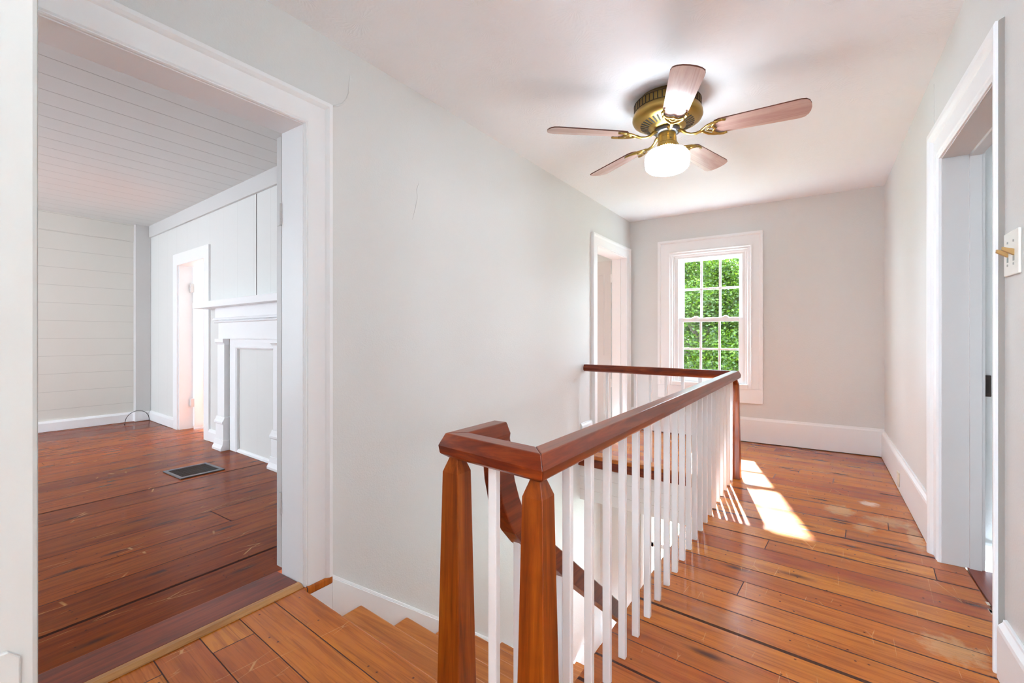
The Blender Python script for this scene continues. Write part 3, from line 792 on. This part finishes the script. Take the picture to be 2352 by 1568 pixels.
# balusters: each a copy of the first
bal = MB().box(-0.0115, 0.0115, -0.009, 0.009, 0.0, 0.7015).build('baluster', M['trim'], bevel=0.0025)
bal.parent = rl
def put_bal(x, y, first=[True], z=0.0, h=0.7015):
    if first[0]: o = bal; first[0] = False
    else:
        o = bal.copy(); col.objects.link(o); o.parent = rl
    o.location = (x-N2[0], y-N2[1], z); o.scale = (1, 1, h/0.7015)
    return o
for i in range(21): put_bal(-0.508, 0.998+0.1248*i)
put_bal(-0.6245, 0.853)
for i in range(9):
    t = (i+0.72)/9.6
    put_bal(XL+(N3[0]-XL)*t, 3.705+(3.575-3.705)*t)
for k in range(3):
    y = 1.153+0.136*k; zt = 0.377-0.80*(y-1.149); zb = -RI*(1 + (1 if y > 1.24 else 0))
    put_bal(-0.755, y, z=zb+0.001, h=zt-zb+0.01)

# ------------------------------------------------------------ ceiling fan
FX, FY = -0.667, 2.463
fan = thing('ceiling_fan', 'five-bladed antique brass ceiling fan with lit white glass globe', 'ceiling fan', (FX, FY, ZC))
C = (FX, FY, 0)
hp = [(0.145, 2.262), (0.150, 2.250), (0.166, 2.240), (0.169, 2.236), (0.169, 2.192), (0.172, 2.189), (0.172, 2.182), (0.176, 2.176), (0.178, 2.160), (0.172, 2.146), (0.155, 2.136), (0.140, 2.131), (0.088, 2.112), (0.082, 2.104), (0.060, 2.102)]
MB().lathe(hp, C, 64).build('motor_housing', M['brass'], fan, smooth=True)
m = MB()
for k in range(48):
    a = 2*math.pi*k/48; ca, sa = math.cos(a), math.sin(a)
    def T(x, y, z, ca=ca, sa=sa): return (FX+x*ca-y*sa, FY+x*sa+y*ca, z)
    m.xf = T; m.box(0.164, 0.1702, -0.0022, 0.0022, 2.197, 2.232)
m.xf = None; m.build('side_slots', M['brass_dark'], fan); m = MB()
for k in range(36):
    a = 2*math.pi*(k+0.5)/36; ca, sa = math.cos(a), math.sin(a)
    def T(x, y, z, ca=ca, sa=sa): return (FX+x*ca-y*sa, FY+x*sa+y*ca, z)
    m.xf = T
    m.add([(0.096, -0.0032, 2.1135), (0.136, -0.0045, 2.1278), (0.136, 0.0045, 2.1278), (0.096, 0.0032, 2.1135), (0.096, -0.0032, 2.120), (0.136, -0.0045, 2.134), (0.136, 0.0045, 2.134), (0.096, 0.0032, 2.120)],
          [(0,1,2,3), (4,7,6,5), (0,4,5,1), (1,5,6,2), (2,6,7,3), (3,7,4,0)])
m.xf = None
m.build('underside_slots', M['brass_dark'], fan)
m = MB()
for z_ in (2.2345, 2.1945):
    m.lathe([(0.1685, z_-0.001), (0.1705, z_-0.001), (0.1705, z_+0.001), (0.1685, z_+0.001)], C, 64)
m.build('housing_band', M['brass_dark'], fan)
MB().lathe([(0.062, 2.104), (0.066, 2.098), (0.066, 2.084), (0.05, 2.078), (0.03, 2.076)], C, 32).build('rotor', M['chrome'], fan, smooth=True)
MB().lathe([(0.040, 2.080), (0.045, 2.076), (0.046, 2.056), (0.048, 2.054), (0.048, 2.028), (0.050, 2.025), (0.050, 2.008), (0.046, 2.004)], C, 40).build('light_fitter', M['brass'], fan, smooth=False)
m = MB(); m.lathe([(0.003, -0.0035), (0.003, 0.0035)], (FX+0.03, FY-0.039, 2.038), 8); m.build('thumb_screw', M['dark'], fan)
m = MB()
for k in range(28):
    a = 2*math.pi*k/28; m.lathe([(0.001, -0.004), (0.0038, -0.002), (0.0038, 0.002), (0.001, 0.004)], (FX+0.052*math.cos(a), FY+0.052*math.sin(a), 2.004), 6)
m.build('beaded_collar', M['brass'], fan, smooth=True)
gpf = [(0.046, 2.010), (0.050, 2.004), (0.052, 1.996), (0.075, 1.992), (0.097, 1.982), (0.110, 1.966), (0.1145, 1.945), (0.113, 1.922), (0.108, 1.898), (0.092, 1.884), (0.070, 1.876), (0.050, 1.872), (0.034, 1.864), (0.018, 1.858), (0.001, 1.857)]
MB().lathe(gpf, C, 48).build('glass_globe', M['globe'], fan, smooth=True)
ZB = 2.066
def blade_mesh():
    # outline: x = radius, y = half width
    ol = []
    x0, x1 = 0.222, 0.645
    w0, w1 = 0.056, 0.069
    ol.append((x0, -w0*0.55)); ol.append((x0+0.012, -w0*0.85)); ol.append((x0+0.035, -w0))
    ol.append((x1-0.06, -w1))
    for k in range(9):
        a = -math.pi/2 + math.pi*k/8
        ol.append((x1-0.045+0.045*math.cos(a)**0.8 if math.cos(a) > 1e-6 else x1-0.045, w1*math.sin(a)))
    ol.append((x1-0.06, w1)); ol.append((x0+0.035, w0)); ol.append((x0+0.012, w0*0.85)); ol.append((x0, w0*0.55))
    return ol
ol = blade_mesh()
def iron(pitch):
    cp, sp_ = math.cos(pitch), math.sin(pitch)
    m = MB(lambda x, y, z: (x, y*cp - z*sp_, y*sp_ + z*cp))
    z = -0.010
    # scalloped yoke on the underside of the blade
    m.tube([(0.285, -0.050, z), (0.268, -0.056, z), (0.248, -0.052, z), (0.232, -0.038, z), (0.222, -0.022, z), (0.228, -0.008, z), (0.236, 0, z), (0.228, 0.008, z), (0.222, 0.022, z), (0.232, 0.038, z), (0.248, 0.052, z), (0.268, 0.056, z), (0.285, 0.050, z)], 0.0068, 8, 0.8)
    m.tube([(0.250, -0.050, z), (0.225, -0.046, z), (0.200, -0.034, z), (0.182, -0.016, z), (0.170, -0.006, z)], 0.0062, 8)
    m.tube([(0.250, 0.050, z), (0.225, 0.046, z), (0.200, 0.034, z), (0.182, 0.016, z), (0.170, 0.006, z)], 0.0062, 8)
    m.tube([(0.224, -0.02, z), (0.205, -0.012, z), (0.195, 0, z), (0.205, 0.012, z), (0.224, 0.02, z)], 0.005, 8)
    m.xf = None
    m.tube([(0.185, 0, z+0.001), (0.168, 0, z), (0.145, 0, z-0.006), (0.118, 0, z-0.004), (0.095, 0, z+0.006), (0.078, 0, z+0.022), (0.060, 0, z+0.030)], [0.009, 0.009, 0.0085, 0.008, 0.0085, 0.011, 0.012], 10, 0.8)
    return m
first = None
PITCH = R(-12)
for k in range(5):
    ang = R(4.7+72*k)
    if first is None:
        cp, sp_ = math.cos(PITCH), math.sin(PITCH)
        m = MB(lambda x, y, z: (x, y*cp - z*sp_, y*sp_ + z*cp)); m.prism(ol, 2, -0.003, 0.003)
        bl = m.build('fan_blade', M['blade'])
        bl.data.materials.append(M['blade_edge'])
        for p in bl.data.polygons:
            if len(p.vertices) == 4 and abs(p.normal.z) < 0.6: p.material_index = 1
        ir = iron(PITCH).build('blade_iron', M['brass'], smooth=True)
        ir.parent = bl
        first = (bl, ir); b2 = bl
    else:
        b2 = first[0].copy(); col.objects.link(b2); i2 = first[1].copy(); col.objects.link(i2); i2.parent = b2
    b2.parent = fan
    b2.location = (0, 0, ZB-ZC); b2.rotation_euler = (0, 0, ang)

# ------------------------------------------------------------ switches, outlet
sw = thing('light_switch', 'white double light switch plate with two tan toggles beside the right doorway', 'light switch', (XR, 1.845, 1.236))
MB().box(XR-0.007, XR-0.0002, 1.785, 1.903, 1.174, 1.298).build('switch_plate', M['ivory'], sw, bevel=0.003)
for y in (1.868, 1.820):
    m = MB(); m.prism([(XR-0.006, 1.226), (XR-0.006, 1.244), (XR-0.030, 1.252), (XR-0.031, 1.243)], 1, y-0.005, y+0.005)
    m.build('toggle', M['toggle'], sw, bevel=0.001)
for y in (1.868, 1.820):
    MB().box(XR-0.0078, XR-0.0065, y-0.006, y+0.006, 1.212, 1.226).build('toggle_slot', M['screw'], sw)
    for z_ in (1.204, 1.268): MB().box(XR-0.0085, XR-0.0065, y-0.003, y+0.003, z_-0.003, z_+0.003).build('screw', M['screw'], sw)
ou = thing('wall_outlet', 'small cream outlet plate set in the tall white baseboard of the right wall', 'outlet', (XR-0.022, 3.86, 0.09))
MB().box(XR-0.029, XR-0.0222, 3.815, 3.895, 0.035, 0.125).build('outlet_plate', plain('cream_plastic', srgb(222, 216, 196), 0.4), ou, bevel=0.002)
m = MB()
for z_ in (0.062, 0.098): m.box(XR-0.0305, XR-0.0285, 3.843, 3.869, z_-0.012, z_+0.012)
m.build('socket', M['ivory'], ou, bevel=0.002)

# ------------------------------------------------------------ outside: trees beyond the window
struct(MB().box(-30, 20, 5.3, 45, -3.2, -3.0).build('ground', M['lawn']))
def tree(loc, crown_r, cz, n, leaf, label, seed, group='trees beyond the window'):
    rnd = random.Random(seed)
    t = thing('leafy_tree', label, 'tree', (loc[0], loc[1], -3.0), group)
    m = MB(); x, y = loc
    m.tube([(x, y, -3.0), (x+0.1, y, -1.5), (x-0.05, y+0.1, 0.2), (x+0.1, y, 2.0)], [0.20, 0.16, 0.12, 0.05], 8)
    m.build('trunk', M['bark'], t, smooth=True)
    m = MB()
    for k in range(9):
        a = rnd.random()*6.28; z0 = -1.2+rnd.random()*2.4; l = crown_r*(0.5+0.4*rnd.random())
        p0 = Vector((x, y, z0)); p2 = p0+Vector((math.cos(a)*l, math.sin(a)*l*0.8, 0.6+rnd.random()*1.2)); p1 = (p0+p2)/2+Vector((0, 0, 0.25))
        m.tube([p0, p1, p2], [0.06, 0.04, 0.012], 6)
    m.build('branches', M['bark'], t, smooth=True)
    # clumps of leaves
    clumps = []
    for k in range(70):
        while True:
            p = Vector((rnd.uniform(-1, 1), rnd.uniform(-1, 1), rnd.uniform(-1, 1)))
            if 0.15 < p.length < 1: break
        clumps.append((x+p.x*crown_r, y+p.y*crown_r*0.85, cz+p.z*crown_r*0.95, crown_r*rnd.uniform(0.14, 0.30)))
    vs, fs = [], []
    for k in range(n):
        c = clumps[rnd.randrange(len(clumps))]
        d = Vector((rnd.gauss(0, 0.55), rnd.gauss(0, 0.55), rnd.gauss(0, 0.42)))*c[3]
        p = Vector(c[:3])+d
        a = Vector((rnd.gauss(0,1), rnd.gauss(0,1), rnd.gauss(0,0.5))).normalized()
        b = a.cross(Vector((rnd.gauss(0,1), rnd.gauss(0,1), rnd.gauss(0,1)))).normalized()
        s1 = rnd.uniform(0.022, 0.045)*(1.0 if loc[1] < 16 else 1.5); s2 = s1*0.55
        i = len(vs)
        vs += [tuple(p-a*s1), tuple(p+b*s2), tuple(p+a*s1), tuple(p-b*s2)]
        fs.append((i, i+1, i+2, i+3))
    me = bpy.data.meshes.new('foliage'); off = Vector((loc[0], loc[1], -3.0))
    me.from_pydata([tuple(Vector(q)-off) for q in vs], [], fs); me.materials.append(M[leaf])
    o = bpy.data.objects.new('foliage', me); col.objects.link(o); o.parent = t
tree((-2.3, 12.0), 2.2, 1.1, 120000, 'leaf_a', 'bright green leafy tree filling the middle of the far window', 11)
tree((-8.6, 13.0), 2.2, 1.0, 14000, 'leaf_b', 'leafy tree well to the left beyond the far window, partly behind the wall', 12)
tree((3.8, 13.0), 2.2, 1.0, 14000, 'leaf_c', 'yellow green leafy tree well to the right beyond the far window', 13)
tree((-3.9, 19.5), 3.1, 1.6, 90000, 'leaf_b', 'deeper green tree standing behind the bright tree outside the far window', 14)
tree((-5.4, 29.0), 4.6, 2.2, 60000, 'leaf_a', 'large pale green tree furthest away, behind the other trees outside the window', 16)
tree((3.6, 20.0), 2.9, 1.8, 8000, 'leaf_a', 'green tree far behind the yellow green tree at the right', 15)
